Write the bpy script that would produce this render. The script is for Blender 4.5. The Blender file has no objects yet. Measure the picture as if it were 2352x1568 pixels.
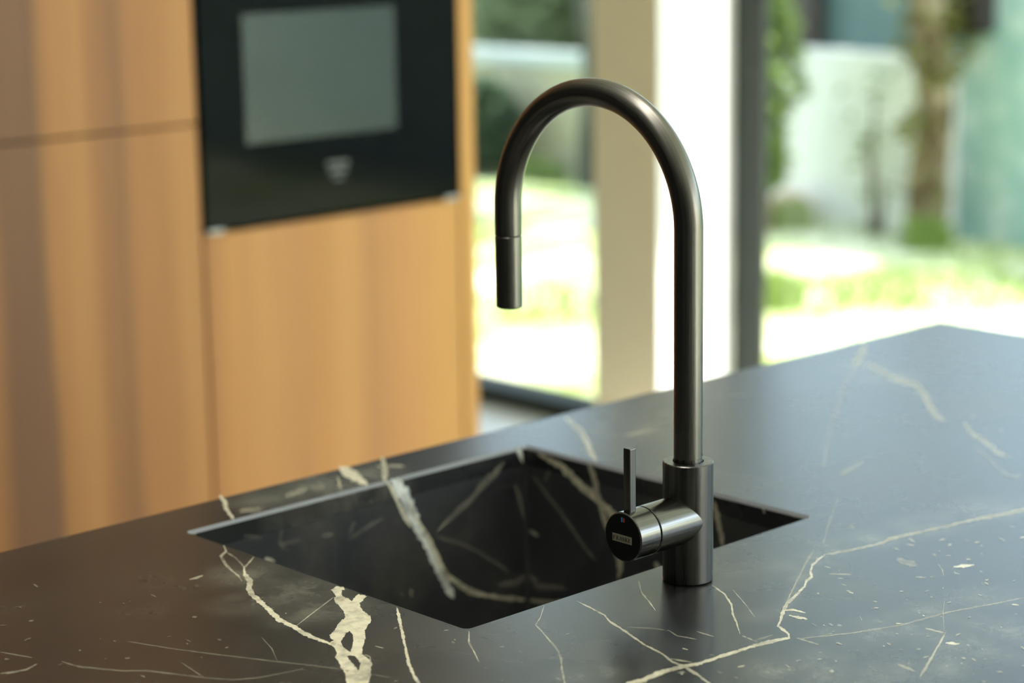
import bpy, bmesh, math, random
from mathutils import Vector, Matrix
random.seed(7)
S = bpy.context.scene
COL = S.collection

# ------------------------------------------------------------------ camera
FPX = 4972.0
RW = Matrix(((0.72463033, 0.15195606, -0.67217575),
             (-0.68899287, 0.13974689, -0.71116779),
             (-0.01413179, 0.97845805, 0.20596148)))
CAM = Vector((0, 0, 1.46))
cd = bpy.data.cameras.new('camera'); cam = bpy.data.objects.new('camera', cd); COL.objects.link(cam)
cam.matrix_world = Matrix.Translation(CAM) @ RW.to_4x4()
cd.sensor_width = 36.0; cd.lens = FPX / 2352 * 36.0; cd.clip_start = 0.05; cd.clip_end = 200
cd.dof.use_dof = True; cd.dof.focus_distance = 1.70; cd.dof.aperture_fstop = 3.7
S.camera = cam

# ------------------------------------------------------------------ light
W = bpy.data.worlds.new('sky'); S.world = W; W.use_nodes = True
nt = W.node_tree; nt.nodes.clear()
sky = nt.nodes.new('ShaderNodeTexSky'); sky.sky_type = 'NISHITA'; sky.sun_disc = False
sky.sun_elevation = math.radians(46); sky.sun_rotation = math.radians(160); sky.air_density = 1.0; sky.dust_density = 2.0
bg = nt.nodes.new('ShaderNodeBackground'); bg.inputs[1].default_value = 0.40
wo = nt.nodes.new('ShaderNodeOutputWorld')
mxw = nt.nodes.new('ShaderNodeMix'); mxw.data_type = 'RGBA'; mxw.inputs[0].default_value = .42; mxw.inputs[7].default_value = (2.0, 2.05, 2.0, 1)
nt.links.new(sky.outputs[0], mxw.inputs[6]); nt.links.new(mxw.outputs[2], bg.inputs[0]); nt.links.new(bg.outputs[0], wo.inputs[0])
sd = bpy.data.lights.new('sun', 'SUN'); sd.energy = 5.0; sd.angle = math.radians(0.6); sd.color = (1.0, 0.95, 0.86)
sun = bpy.data.objects.new('sun', sd); COL.objects.link(sun); sun.location = (8, -6, 9)
sun.rotation_euler = Vector((0.22, -0.65, 0.72)).to_track_quat('Z', 'Y').to_euler()
S.view_settings.view_transform = 'Standard'; S.view_settings.look = 'None'
S.view_settings.exposure = 1.55; S.view_settings.gamma = 1.0; S.view_settings.use_curve_mapping = False

# ------------------------------------------------------------------ helpers
def mark(px, py, ax, v):
    """point of the plane <axis ax = v> seen at photo pixel px, py (veins and blotches lie in real surfaces)"""
    d = RW @ Vector((px - 1176, -(py - 784), -FPX)); t = (v - CAM[ax]) / d[ax]
    return CAM + d * t

def link(name, me, mat=None, parent=None):
    o = bpy.data.objects.new(name, me); COL.objects.link(o)
    for m in (mat if isinstance(mat, (list, tuple)) else [mat]):
        if m: me.materials.append(m)
    if parent: o.parent = parent; o.matrix_parent_inverse = parent.matrix_basis.inverted()
    return o

def obj(name, bm, mat, parent=None, smooth=False):
    me = bpy.data.meshes.new(name); bm.normal_update(); bm.to_mesh(me); bm.free()
    if smooth:
        me.polygons.foreach_set('use_smooth', [True] * len(me.polygons))
        me.set_sharp_from_angle(angle=math.radians(38))
    return link(name, me, mat, parent)

def thing(name, label, cat, loc=(0, 0, 0), group=None):
    o = bpy.data.objects.new(name, None); COL.objects.link(o); o.location = loc; o.empty_display_size = .05
    return tag(o, label, cat, group)

def tag(o, label, cat, group=None, kind=None):
    o['label'] = label; o['category'] = cat
    if group: o['group'] = group
    if kind: o['kind'] = kind
    return o

def struct(name, bm, mat, smooth=False, parent=None):
    o = obj(name, bm, mat, parent, smooth)
    if not parent: o['kind'] = 'structure'
    return o

def box(bm, x0, x1, y0, y1, z0, z1, bev=0.0, mi=0):
    r = bmesh.ops.create_cube(bm, size=1.0); vs = r['verts']
    bmesh.ops.scale(bm, vec=(x1 - x0, y1 - y0, z1 - z0), verts=vs)
    bmesh.ops.translate(bm, vec=((x0 + x1) / 2, (y0 + y1) / 2, (z0 + z1) / 2), verts=vs)
    if bev:
        es = list({e for v in vs for e in v.link_edges})
        bmesh.ops.bevel(bm, geom=es, offset=bev, segments=2, affect='EDGES', profile=.5)
    if mi:
        for f in bm.faces:
            if all(v in vs for v in f.verts): f.material_index = mi
    return vs

def newbox(*a, **k):
    bm = bmesh.new(); box(bm, *a, **k); return bm

def lathe(bm, prof, c=(0, 0, 0), axis='Z', n=96):
    """revolve (r, h) profile about an axis through c"""
    rings = []
    for r, h in prof:
        if r < 1e-7:
            p = {'Z': (0, 0, h), 'X': (h, 0, 0)}[axis]
            rings.append([bm.verts.new(Vector(p) + Vector(c))]); continue
        ring = []
        for i in range(n):
            a = 2 * math.pi * i / n
            p = (r * math.cos(a), r * math.sin(a), h) if axis == 'Z' else (h, r * math.cos(a), r * math.sin(a))
            ring.append(bm.verts.new(Vector(p) + Vector(c)))
        rings.append(ring)
    for A, Bv in zip(rings, rings[1:]):
        if len(A) == 1 and len(Bv) == 1: continue
        for i in range(n):
            j = (i + 1) % n
            if len(A) == 1: bm.faces.new((A[0], Bv[j], Bv[i]))
            elif len(Bv) == 1: bm.faces.new((A[i], A[j], Bv[0]))
            else: bm.faces.new((A[i], A[j], Bv[j], Bv[i]))
    bmesh.ops.recalc_face_normals(bm, faces=bm.faces)

def tube(bm, pts, rad, n=64, cap=True, uvscale=True):
    uvl = bm.loops.layers.uv.verify()
    pts = [Vector(p) for p in pts]; rads = rad if isinstance(rad, (list, tuple)) else [rad] * len(pts)
    t0 = (pts[1] - pts[0]).normalized()
    ref = Vector((1, 0, 0)) if abs(t0.x) < .9 else Vector((0, 1, 0))
    u = (ref - t0 * ref.dot(t0)).normalized(); rings = []; tprev = t0; L = [0]
    for i, p in enumerate(pts):
        t = ((pts[min(i + 1, len(pts) - 1)] - pts[max(i - 1, 0)])).normalized()
        q = tprev.rotation_difference(t); u = q @ u; u = (u - t * u.dot(t)).normalized(); tprev = t
        w = t.cross(u)
        rings.append([bm.verts.new(p + (u * math.cos(2 * math.pi * k / n) + w * math.sin(2 * math.pi * k / n)) * rads[i]) for k in range(n)])
        if i: L.append(L[-1] + (p - pts[i - 1]).length)
    for i in range(len(rings) - 1):
        for k in range(n):
            j = (k + 1) % n
            f = bm.faces.new((rings[i][k], rings[i][j], rings[i + 1][j], rings[i + 1][k]))
            for l, uv in zip(f.loops, ((k / n, L[i]), ((k + 1) / n, L[i]), ((k + 1) / n, L[i + 1]), (k / n, L[i + 1]))): l[uvl].uv = uv
    if cap:
        bm.faces.new(list(reversed(rings[0]))); bm.faces.new(rings[-1])

# ------------------------------------------------------------------ materials
class Mt:
    def __init__(s, name):
        s.m = bpy.data.materials.new(name); s.m.use_nodes = True; s.t = s.m.node_tree
        s.p = s.t.nodes['Principled BSDF']; s.o = s.t.nodes['Material Output']
    def n(s, typ, **k):
        nd = s.t.nodes.new(typ)
        for a, v in k.items():
            if hasattr(nd, a): setattr(nd, a, v)
            else: nd.inputs[a.replace('_', ' ')].default_value = v
        return nd
    def l(s, a, b): s.t.links.new(a, b)
    def coord(s, scale=(1, 1, 1)):
        tc = s.n('ShaderNodeTexCoord'); mp = s.n('ShaderNodeMapping'); mp.inputs['Scale'].default_value = scale
        s.l(tc.outputs['Object'], mp.inputs[0]); return mp.outputs[0]
    def noise(s, vec, scale, detail=4, rough=.55, dist=0):
        nd = s.n('ShaderNodeTexNoise'); nd.inputs['Scale'].default_value = scale; nd.inputs['Detail'].default_value = detail
        nd.inputs['Roughness'].default_value = rough; nd.inputs['Distortion'].default_value = dist
        if vec: s.l(vec, nd.inputs['Vector'])
        return nd.outputs['Fac']
    def ramp(s, fac, stops):
        r = s.n('ShaderNodeValToRGB'); e = r.color_ramp.elements
        while len(e) < len(stops): e.new(.5)
        for el, (p, c) in zip(e, stops):
            el.position = p; el.color = (*c, 1) if len(c) == 3 else c
        s.l(fac, r.inputs[0]); return r.outputs[0]
    def mix(s, f, a, b, typ='MIX'):
        m = s.n('ShaderNodeMix'); m.data_type = 'RGBA'; m.blend_type = typ
        for sock, v in ((m.inputs[0], f), (m.inputs[6], a), (m.inputs[7], b)):
            if isinstance(v, bpy.types.NodeSocket): s.l(v, sock)
            else: sock.default_value = v if isinstance(v, (int, float)) else (*v, 1)
        return m.outputs[2]
    def math(s, op, a, b=None, clamp=False):
        m = s.n('ShaderNodeMath'); m.operation = op; m.use_clamp = clamp
        for i, v in enumerate((a, b)):
            if v is None: continue
            if isinstance(v, bpy.types.NodeSocket): s.l(v, m.inputs[i])
            else: m.inputs[i].default_value = v
        return m.outputs[0]
    def bump(s, h, strength, dist=.001):
        b = s.n('ShaderNodeBump'); b.inputs['Strength'].default_value = strength; b.inputs['Distance'].default_value = dist
        s.l(h, b.inputs['Height']); s.l(b.outputs[0], s.p.inputs['Normal'])
    def set(s, **k):
        for a, v in k.items():
            i = s.p.inputs[a.replace('_', ' ')]
            if isinstance(v, bpy.types.NodeSocket): s.l(v, i)
            elif isinstance(v, (tuple, list)): i.default_value = (*v, 1) if len(v) == 3 else v
            else: i.default_value = v
        return s

def plain(name, col, rough=.5, metal=0., spec=.5, var=.04, scale=30):
    M = Mt(name); v = M.coord(); nz = M.noise(v, scale)
    c = M.mix(nz, tuple(x * (1 - var) for x in col), tuple(min(1, x * (1 + var)) for x in col))
    M.set(Base_Color=c, Roughness=rough, Metallic=metal); M.p.inputs['Specular IOR Level'].default_value = spec
    return M.m

# greyer clouded areas of the stone: (strength, [(x, y, width) ...]) traced on the worktop plane
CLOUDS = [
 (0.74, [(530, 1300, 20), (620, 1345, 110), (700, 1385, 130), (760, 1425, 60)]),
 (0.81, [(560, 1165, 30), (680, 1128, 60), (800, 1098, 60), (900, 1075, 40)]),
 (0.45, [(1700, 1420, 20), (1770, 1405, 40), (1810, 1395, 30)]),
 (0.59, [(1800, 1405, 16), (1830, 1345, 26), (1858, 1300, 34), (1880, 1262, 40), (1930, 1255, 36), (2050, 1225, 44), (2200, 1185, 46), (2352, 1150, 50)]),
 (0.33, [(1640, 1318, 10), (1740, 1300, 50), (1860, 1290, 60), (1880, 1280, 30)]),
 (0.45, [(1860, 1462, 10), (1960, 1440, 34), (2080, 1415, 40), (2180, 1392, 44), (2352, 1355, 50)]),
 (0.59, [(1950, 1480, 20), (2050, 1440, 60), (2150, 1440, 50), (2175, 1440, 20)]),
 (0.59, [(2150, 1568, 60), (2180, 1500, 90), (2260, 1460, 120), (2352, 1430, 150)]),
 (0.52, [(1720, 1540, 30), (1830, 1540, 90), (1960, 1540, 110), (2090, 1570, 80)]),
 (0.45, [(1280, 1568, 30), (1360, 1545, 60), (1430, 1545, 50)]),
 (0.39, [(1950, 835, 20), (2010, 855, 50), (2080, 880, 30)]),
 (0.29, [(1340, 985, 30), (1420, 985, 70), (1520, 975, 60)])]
def marble(name, rough, spec=.5, speck=1.0, g=1.0, clouds=()):
    M = Mt(name); v = M.coord()
    a = M.noise(v, 5.5, 6, .6, .6); b = M.noise(v, 160, 3, .6); c2 = M.noise(v, 19, 5, .65, .3)
    base = M.ramp(a, [(p_, tuple(q_ * g for q_ in c_)) for p_, c_ in ((.25, (.014, .0145, .016)), (.5, (.024, .0245, .025)), (.62, (.038, .036, .032)), (.8, (.065, .062, .053)))])
    sp = M.ramp(b, ((.70, (0, 0, 0)), (.76, (1, 1, 1)))); area = M.ramp(c2, ((.5, (0, 0, 0)), (.68, (1, 1, 1))))
    f = M.math('MULTIPLY', sp, area); f = M.math('MULTIPLY', f, .4 * speck)
    tot = None
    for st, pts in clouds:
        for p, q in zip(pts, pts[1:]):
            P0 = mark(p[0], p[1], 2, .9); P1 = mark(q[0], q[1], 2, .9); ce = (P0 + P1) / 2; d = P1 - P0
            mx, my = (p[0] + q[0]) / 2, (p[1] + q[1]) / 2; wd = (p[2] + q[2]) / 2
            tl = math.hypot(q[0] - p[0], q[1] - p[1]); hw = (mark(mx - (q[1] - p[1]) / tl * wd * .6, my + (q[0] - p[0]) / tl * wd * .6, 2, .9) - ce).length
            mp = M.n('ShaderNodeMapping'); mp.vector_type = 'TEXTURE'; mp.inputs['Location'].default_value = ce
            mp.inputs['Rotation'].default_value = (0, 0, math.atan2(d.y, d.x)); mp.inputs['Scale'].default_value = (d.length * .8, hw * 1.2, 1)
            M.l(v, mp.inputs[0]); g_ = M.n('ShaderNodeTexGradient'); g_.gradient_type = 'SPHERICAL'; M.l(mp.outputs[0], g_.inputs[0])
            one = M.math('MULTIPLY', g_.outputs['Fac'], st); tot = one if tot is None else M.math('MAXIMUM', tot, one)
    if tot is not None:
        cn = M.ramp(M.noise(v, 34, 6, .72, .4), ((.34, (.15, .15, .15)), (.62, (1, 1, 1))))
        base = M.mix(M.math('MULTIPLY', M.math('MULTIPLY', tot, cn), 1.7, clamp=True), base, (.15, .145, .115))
    col = M.mix(f, base, (.42, .39, .30))
    r = M.math('ADD', M.math('MULTIPLY', a, .06), rough - .03)
    M.set(Base_Color=col, Roughness=r); M.p.inputs['Specular IOR Level'].default_value = spec
    M.bump(M.noise(v, 900, 2), .04, .0003)
    return M.m

def vein_mat(name, colr, rough, spec):
    M = Mt(name); uvn = M.n('ShaderNodeUVMap'); uvn.uv_map = 'across'
    sep = M.n('ShaderNodeSeparateXYZ'); M.l(uvn.outputs[0], sep.inputs[0])
    st = M.n('ShaderNodeAttribute'); st.attribute_name = 'strength'
    v = M.coord(); rag = M.noise(v, 130, 5, .7); rag2 = M.noise(v, 35, 3, .6)
    av = M.math('ABSOLUTE', sep.outputs[1])
    e = M.math('ADD', av, M.math('MULTIPLY', M.math('SUBTRACT', rag, .5), 1.5))
    e = M.math('ADD', e, M.math('MULTIPLY', M.math('SUBTRACT', rag2, .5), .9))
    mask = M.ramp(e, ((.52, (1, 1, 1)), (.72, (0, 0, 0))))
    edge = M.ramp(av, ((.86, (1, 1, 1)), (1., (0, 0, 0))))
    patch = M.ramp(rag2, ((.30, (.45, .45, .45)), (.5, (1, 1, 1))))
    al = M.math('MULTIPLY', M.math('MULTIPLY', mask, edge), M.math('MULTIPLY', st.outputs['Fac'], patch), clamp=True)
    tint = M.ramp(M.noise(v, 90, 5, .7), ((.3, (.42, .30, .17)), (.42, tuple(x * .85 for x in colr)), (.55, colr), (.8, tuple(min(1, x * 1.12) for x in colr))))
    M.set(Base_Color=tint, Roughness=rough, Alpha=al); M.p.inputs['Specular IOR Level'].default_value = spec
    return M.m

def metal(name, col, r0, streak=True, axis='Z'):
    M = Mt(name)
    sc = {'Z': (330, 330, 4), 'X': (4, 500, 500)}.get(axis, (300, 300, 300))
    v = M.coord(sc); nz = M.noise(v, 1, 3, .6)
    c = M.mix(M.ramp(nz, ((.3, (0, 0, 0)), (.7, (1, 1, 1)))), tuple(x * .62 for x in col), tuple(x * 1.3 for x in col))
    M.set(Base_Color=c, Metallic=1.0, Roughness=M.math('ADD', M.math('MULTIPLY', nz, .12), r0 - .06))
    M.bump(nz, .05, .0003); return M.m

def tube_metal(name, col, r0):
    """streaks that run along the bent tube (uv: u round the tube, v along it)"""
    M = Mt(name); tc = M.n('ShaderNodeTexCoord'); mp = M.n('ShaderNodeMapping'); mp.inputs['Scale'].default_value = (24, 2.0, 1)
    M.l(tc.outputs['UV'], mp.inputs[0]); nz = M.noise(mp.outputs[0], 1, 3, .7)
    c = M.mix(M.ramp(nz, ((.3, (0, 0, 0)), (.7, (1, 1, 1)))), tuple(x * .6 for x in col), tuple(x * 1.4 for x in col))
    M.set(Base_Color=c, Metallic=1.0, Roughness=M.math('ADD', M.math('MULTIPLY', nz, .15), r0 - .07))
    M.bump(nz, .12, .0003); return M.m

def wood(name, stops, x0, x1):
    """veneer: broad vertical bands of lighter and darker timber, fine grain along z"""
    M = Mt(name); tc = M.n('ShaderNodeTexCoord')
    gm = M.n('ShaderNodeNewGeometry'); sp = M.n('ShaderNodeSeparateXYZ'); M.l(gm.outputs['Position'], sp.inputs[0])
    mp = M.n('ShaderNodeMapping'); mp.inputs['Scale'].default_value = (1, 1, .12); M.l(gm.outputs['Position'], mp.inputs[0])
    wob = M.noise(mp.outputs[0], 7, 4, .6)
    xx = M.math('ADD', sp.outputs[0], M.math('MULTIPLY', M.math('SUBTRACT', wob, .5), .05))
    t = M.math('DIVIDE', M.math('SUBTRACT', xx, x0), x1 - x0, clamp=True)
    c = M.ramp(t, stops)
    mp2 = M.n('ShaderNodeMapping'); mp2.inputs['Scale'].default_value = (140, 140, 2.0); M.l(gm.outputs['Position'], mp2.inputs[0])
    g = M.noise(mp2.outputs[0], 1, 5, .65)
    c = M.mix(.35, c, M.ramp(g, ((.3, (.35, .35, .35)), (.6, (.62, .62, .62)))), 'OVERLAY')
    M.set(Base_Color=c, Roughness=.42); M.p.inputs['Specular IOR Level'].default_value = .35
    return M.m

def leafm(name, a, b, trans=.35):
    M = Mt(name); oi = M.n('ShaderNodeNewGeometry')
    v = M.coord(); c = M.mix(M.noise(v, 14, 3), a, b)
    M.set(Base_Color=c, Roughness=.5)
    tr = M.n('ShaderNodeBsdfTranslucent'); M.l(c, tr.inputs[0])
    ms = M.n('ShaderNodeMixShader'); ms.inputs[0].default_value = trans
    M.l(M.p.outputs[0], ms.inputs[1]); M.l(tr.outputs[0], ms.inputs[2]); M.l(ms.outputs[0], M.o.inputs[0]); return M.m

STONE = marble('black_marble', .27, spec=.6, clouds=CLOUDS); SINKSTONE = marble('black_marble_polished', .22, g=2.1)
EDGE = plain('cut_stone_edge', (.235, .245, .26), .4)
VEIN = vein_mat('cream_vein', (.93, .86, .63), .28, .5)
VEINW = vein_mat('pale_vein', (.90, .92, .84), .2, .5)
GUN = metal('gunmetal', (.165, .16, .148), .29); GUNX = metal('gunmetal_turned', (.20, .198, .19), .22, axis='X')
GUNT = tube_metal('gunmetal_tube', (.20, .19, .165), .33)
GUNL = metal('gunmetal_lever', (.16, .155, .15), .3)
BLACKCAP = plain('black_cap', (.006, .006, .005), .45, spec=.25)
RUBBER = plain('dark_gap', (.006, .006, .006), .6)
PLATE = plain('plate_beige', (.36, .33, .24), .45, metal=.1); INK = plain('plate_letters', (.015, .014, .01), .5)
BLUE = plain('mark_blue', (.03, .35, .75), .4); RED = plain('mark_red', (.65, .06, .02), .4)
O1 = (.49, .228, .073); O2 = (.41, .188, .066); DK = (.245, .12, .056); MD = (.335, .155, .064); LT = (.56, .278, .093)
WOODL = wood('walnut_left', [(p_, (q_[0] * .80, q_[1] * .75, q_[2] * .68)) for p_, q_ in ((0, O2), (.34, O1), (.385, MD), (.41, DK), (.52, DK), (.555, O1), (.64, LT), (.69, O2), (.76, MD), (.80, O1), (.9, O1), (.94, LT), (1, LT))], 1.5, 2.15)  # left doors darkened in colour for light falling off from the glazing
WOODR = wood('walnut_right', [(p_, (q_[0] * .88, q_[1] * .82, q_[2] * .70)) for p_, q_ in ((0, O2), (.07, LT), (.2, (.58, .30, .11)), (.32, (.52, .26, .10)), (.40, LT), (.5, (.62, .33, .12)), (.58, (.5, .25, .10)), (.72, (.60, .30, .11)), (.85, (.64, .34, .11)), (1, (.64, .35, .11)))], 2.15, 2.79)
GLASSB = plain('oven_black_glass', (.004, .004, .005), .05, spec=.09)
GLASSC = plain('oven_coated_glass', (.10, .105, .095), .12, metal=.8)
PANE = plain('oven_window_coating', (.088, .086, .090), .14, metal=.85, var=.15, scale=6)
STEEL = plain('brushed_steel', (.5, .52, .54), .3, metal=1.)
WHITEP = plain('white_paint', (.78, .77, .74), .6); CEIL = plain('ceiling_white', (.75, .74, .72), .7)
SHADED = plain('pillar_shaded', (.80, .715, .51), .75, var=.06); REVEAL = plain('pillar_white', (.85, .85, .83), .7)
FRAME = plain('anthracite_frame', (.032, .040, .036), .5, spec=.2)
FLOORM = plain('pale_floor', (.70, .68, .63), .22, var=.05, scale=3)
DARKW = plain('dark_cabinet', (.02, .02, .022), .5)
def barkm():
    M = Mt('bark'); v = M.coord(); c = M.ramp(M.noise(v, 9, 4, .6), ((.38, (.07, .045, .02)), (.5, (.16, .12, .06)), (.58, (.30, .24, .15)), (.68, (.55, .46, .36))))  # pale stops paint sunlit patches onto the trunk
    M.set(Base_Color=c, Roughness=.9); return M.m
BARK = barkm(); DBROWN = plain('dark_post', (.022, .015, .012), .7)
GWALL = plain('garden_wall_white', (.86, .86, .80), .85, var=.05, scale=2.5)
def teal():
    M = Mt('teal_fence'); v = M.coord(); c = M.ramp(M.noise(v, 3.0, 4, .6), ((.35, (.11, .19, .165)), (.6, (.17, .26, .225))))
    M.set(Base_Color=c, Roughness=.6); return M.m
TEAL = teal()
def aqua():
    M = Mt('aqua_render'); v = M.coord(); c = M.ramp(M.noise(v, 7.0, 3, .5), ((.36, (.28, .45, .41)), (.52, (.39, .54, .49)), (.66, (.58, .68, .63))))  # pale dapples and leaf shadow put into the wall colour
    M.set(Base_Color=c, Roughness=.7); return M.m
AQUA = aqua()
def lawnm():
    M = Mt('dappled_lawn'); v = M.coord((.55, 1.6, 1)); c = M.ramp(M.noise(v, 1.9, 5, .6, .5), ((.38, (.34, .42, .13)), (.48, (.46, .53, .26)), (.59, (.66, .69, .48)), (.8, (.80, .80, .68))))  # sun patches and glare put into the lawn colour as pale tones
    M.set(Base_Color=c, Roughness=.95); M.p.inputs['Specular IOR Level'].default_value = .1; return M.m
LAWN = lawnm()
LEAF1 = leafm('leaf_green', (.13, .23, .045), (.32, .42, .10)); LEAFD = leafm('leaf_dark', (.022, .055, .022), (.06, .11, .05), .2)
LEAFP = leafm('leaf_grey_green', (.24, .32, .15), (.42, .48, .27)); LEAFO = leafm('leaf_olive', (.16, .17, .03), (.28, .26, .08))
def glassm():
    M = Mt('window_glass'); t = M.n('ShaderNodeBsdfTransparent'); t.inputs[0].default_value = (.96, .985, .97, 1)
    g = M.n('ShaderNodeBsdfGlossy'); g.inputs['Roughness'].default_value = .02
    fr = M.n('ShaderNodeFresnel'); fr.inputs[0].default_value = 1.45
    ge = M.n('ShaderNodeNewGeometry'); fac = M.math('MULTIPLY', fr.outputs[0], M.math('SUBTRACT', 1.0, ge.outputs['Backfacing']))
    ms = M.n('ShaderNodeMixShader'); M.l(fac, ms.inputs[0]); M.l(t.outputs[0], ms.inputs[1]); M.l(g.outputs[0], ms.inputs[2])
    M.l(ms.outputs[0], M.o.inputs[0]); return M.m
GLASS = glassm()

# ------------------------------------------------------------------ room shell
CY = 3.05                       # front plane of the tall cabinets
GX = 4.39                       # glazing line right of the pillar
struct('floor', newbox(-4.5, 4.23, -3.15, 7.0, -.12, 0), FLOORM)
struct('ceiling', newbox(-4.65, 4.75, -3.15, 7.15, 2.62, 2.85), CEIL)
struct('wall_left', newbox(-4.65, -4.5, -3.0, 7.0, 0, 2.62), DARKW)
bm = newbox(-4.5, 2.0, -3.15, -3.0, 0, 2.62); box(bm, 4.2, 4.39, -3.15, -3.0, 0, 2.62)
struct('wall_back', bm, WHITEP)
bm = newbox(2.0, 4.2, -3.12, -3.04, 0, .05); box(bm, 2.0, 4.2, -3.12, -3.04, 2.56, 2.62)
for xx in (2.04, 3.1, 4.16): box(bm, xx - .04, xx + .04, -3.12, -3.04, .05, 2.56)
w3 = struct('window_added', bm, FRAME)  # unseen window behind the camera, added to light the room
struct('window_pane', newbox(2.0, 4.2, -3.083, -3.077, .05, 2.56), GLASS, parent=w3)
struct('wall_front', newbox(-4.5, 4.5, 7.0, 7.15, 0, 2.62), WHITEP)
struct('wall_partition', newbox(-4.5, 2.77, CY + .62, CY + .74, 0, 2.62), DARKW)
# pillar between the two glazed bays: shade and warm bounce tinted into inner face, side face white
bm = newbox(4.10, 4.39, 3.774, 4.012, 0, 2.62)
for f in bm.faces:
    if f.normal.y < -.5 or f.normal.x > .5: f.material_index = 1
struct('wall_pillar', bm, [SHADED, REVEAL])
# left bay: low frame on the floor, glass pane behind
bm = bmesh.new()
box(bm, 4.115, 4.228, 4.012, 7.0, 0, .055, .004); box(bm, 4.115, 4.228, 4.012, 7.0, 2.56, 2.62); box(bm, 4.115, 4.228, 6.93, 7.0, .055, 2.56)
w1 = struct('window_1', bm, FRAME)
struct('window_pane', newbox(4.168, 4.174, 4.012, 6.93, .055, 2.56), GLASS, parent=w1)
# right bay
bm = bmesh.new()
box(bm, GX, GX + .022, 3.672, 3.774, 0, 2.62, .002); box(bm, GX, GX + .09, -3.0, 3.665, 0, .05); box(bm, GX, GX + .09, -3.0, 3.665, 2.55, 2.62)
for yy in (1.45, -.85): box(bm, GX, GX + .09, yy - .04, yy + .04, .05, 2.55)
w2 = struct('window_2', bm, FRAME)
struct('window_pane', newbox(GX + .04, GX + .046, -3.0, 3.665, .05, 2.55), GLASS, parent=w2)
struct('trim_1', newbox(4.23, GX + .09, -3.0, 3.774, -.12, 0), FLOORM)

# unseen fill panel added under the ceiling to brighten the worktop
EM = Mt('fill_emitter'); EM.set(Base_Color=(.8, .8, .8)); EM.p.inputs['Emission Color'].default_value = (1, .96, .9, 1); EM.p.inputs['Emission Strength'].default_value = 5.5
t = thing('fill_panel', 'unseen flat white fill panel added on the ceiling to brighten the worktop', 'fill light', (1.2, 1.15, 2.62))
obj('housing', newbox(.50, 1.90, 1.02, 1.28, 2.575, 2.619, .003), WHITEP, t); obj('fill_face', newbox(.52, 1.88, 1.04, 1.26, 2.568, 2.576), EM.m, t)

# ------------------------------------------------------------------ garden
struct('ground', newbox(4.48, 14.0, -12.0, 16.0, -.15, -.03), LAWN)
struct('ground_terrace', newbox(-6.0, 4.48, -12.0, -3.15, -.15, -.03), FLOORM)
bm = bmesh.new(); random.seed(3)
for i in range(18000):
    x = random.uniform(4.6, 7.55); y = random.uniform(1.8, 9.0)
    if (math.sin(x * 2.3 + 1.2 * math.sin(y * 1.3)) + math.sin(y * 2.9 + x)) < .9 and random.random() > .08: continue
    h = random.uniform(.02, .06); a = random.uniform(0, 6.28); w = .008; dx, dy = math.cos(a) * w, math.sin(a) * w
    lx, ly = random.uniform(-.02, .02), random.uniform(-.02, .02)
    v1 = bm.verts.new((x - dx, y - dy, -.03)); v2 = bm.verts.new((x + dx, y + dy, -.03)); v3 = bm.verts.new((x + lx, y + ly, -.03 + h)); bm.faces.new((v1, v2, v3))
tag(obj('grass', bm, LEAF1), 'short green grass blades growing in patches over the bright lawn', 'grass', kind='stuff')

def leaves(bm, c, r, n, size, squash=(1, 1, 1)):
    for i in range(n):
        while True:
            p = Vector((random.uniform(-1, 1), random.uniform(-1, 1), random.uniform(-1, 1)))
            if .2 < p.length < 1: break
        p = Vector((p.x * r * squash[0], p.y * r * squash[1], p.z * r * squash[2])) + Vector(c)
        if p.z < 0: continue
        q = Matrix.Rotation(random.uniform(0, 6.28), 3, 'Z') @ Matrix.Rotation(random.uniform(-1.2, 1.2), 3, 'X')
        s = size * random.uniform(.6, 1.3)
        pts = [(-s * .5, 0, 0), (0, -s * .28, 0), (s * .5, 0, 0), (0, s * .28, s * .06)]
        bm.faces.new([bm.verts.new(q @ Vector(v) + p) for v in pts])

def shrub(name, label, cat, base, blobs, mat, n, size, group=None, stems=3):
    t = thing(name, label, cat, base, group)
    bm = bmesh.new()
    for (dx, dy, dz, r, sq) in blobs: leaves(bm, (base[0] + dx, base[1] + dy, base[2] + dz), r, n, size, sq)
    obj('foliage', bm, mat, t)
    bm = bmesh.new()
    for k in range(stems):
        b = blobs[k % len(blobs)]
        tube(bm, [(base[0] + .03 * k, base[1], base[2] - .04), (base[0] + b[0] * .5 + .02 * k, base[1] + b[1] * .5, base[2] + b[2] * .5), (base[0] + b[0], base[1] + b[1], base[2] + b[2])], [.014, .01, .005], n=8)
    obj('stem', bm, BARK, t); return t

# right hand view
tag(obj('garden_wall', newbox(7.6, 7.72, 5.30, 7.13, -.05, .73, .004), GWALL), 'low white rendered garden wall to the left of the tree trunk', 'wall')
tag(obj('rendered_wall', newbox(7.6, 7.74, -5.0, 5.28, -.05, 1.9), AQUA), 'tall pale aqua wall to the right of the tree trunk', 'wall')
t = thing('fence', 'dull teal fence rising behind the low white garden wall', 'fence', (8.2, 6.3, 0))
obj('panel', newbox(8.2, 8.23, 4.6, 7.1, -.05, 1.9), TEAL, t)
for yy in (6.58, 4.75): obj('post', newbox(8.1, 8.2, yy - .10, yy + .10, -.05, 1.95), DBROWN, t)
bm = bmesh.new(); bmesh.ops.create_icosphere(bm, subdivisions=3, radius=.09)
for v_ in bm.verts: v_.co *= 1 + .18 * math.sin(v_.co.x * 31 + 2) * math.cos(v_.co.y * 27)
bmesh.ops.scale(bm, vec=(1, 1.15, .8), verts=bm.verts); bmesh.ops.translate(bm, vec=(7.5, 6.12, .03), verts=bm.verts)
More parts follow.
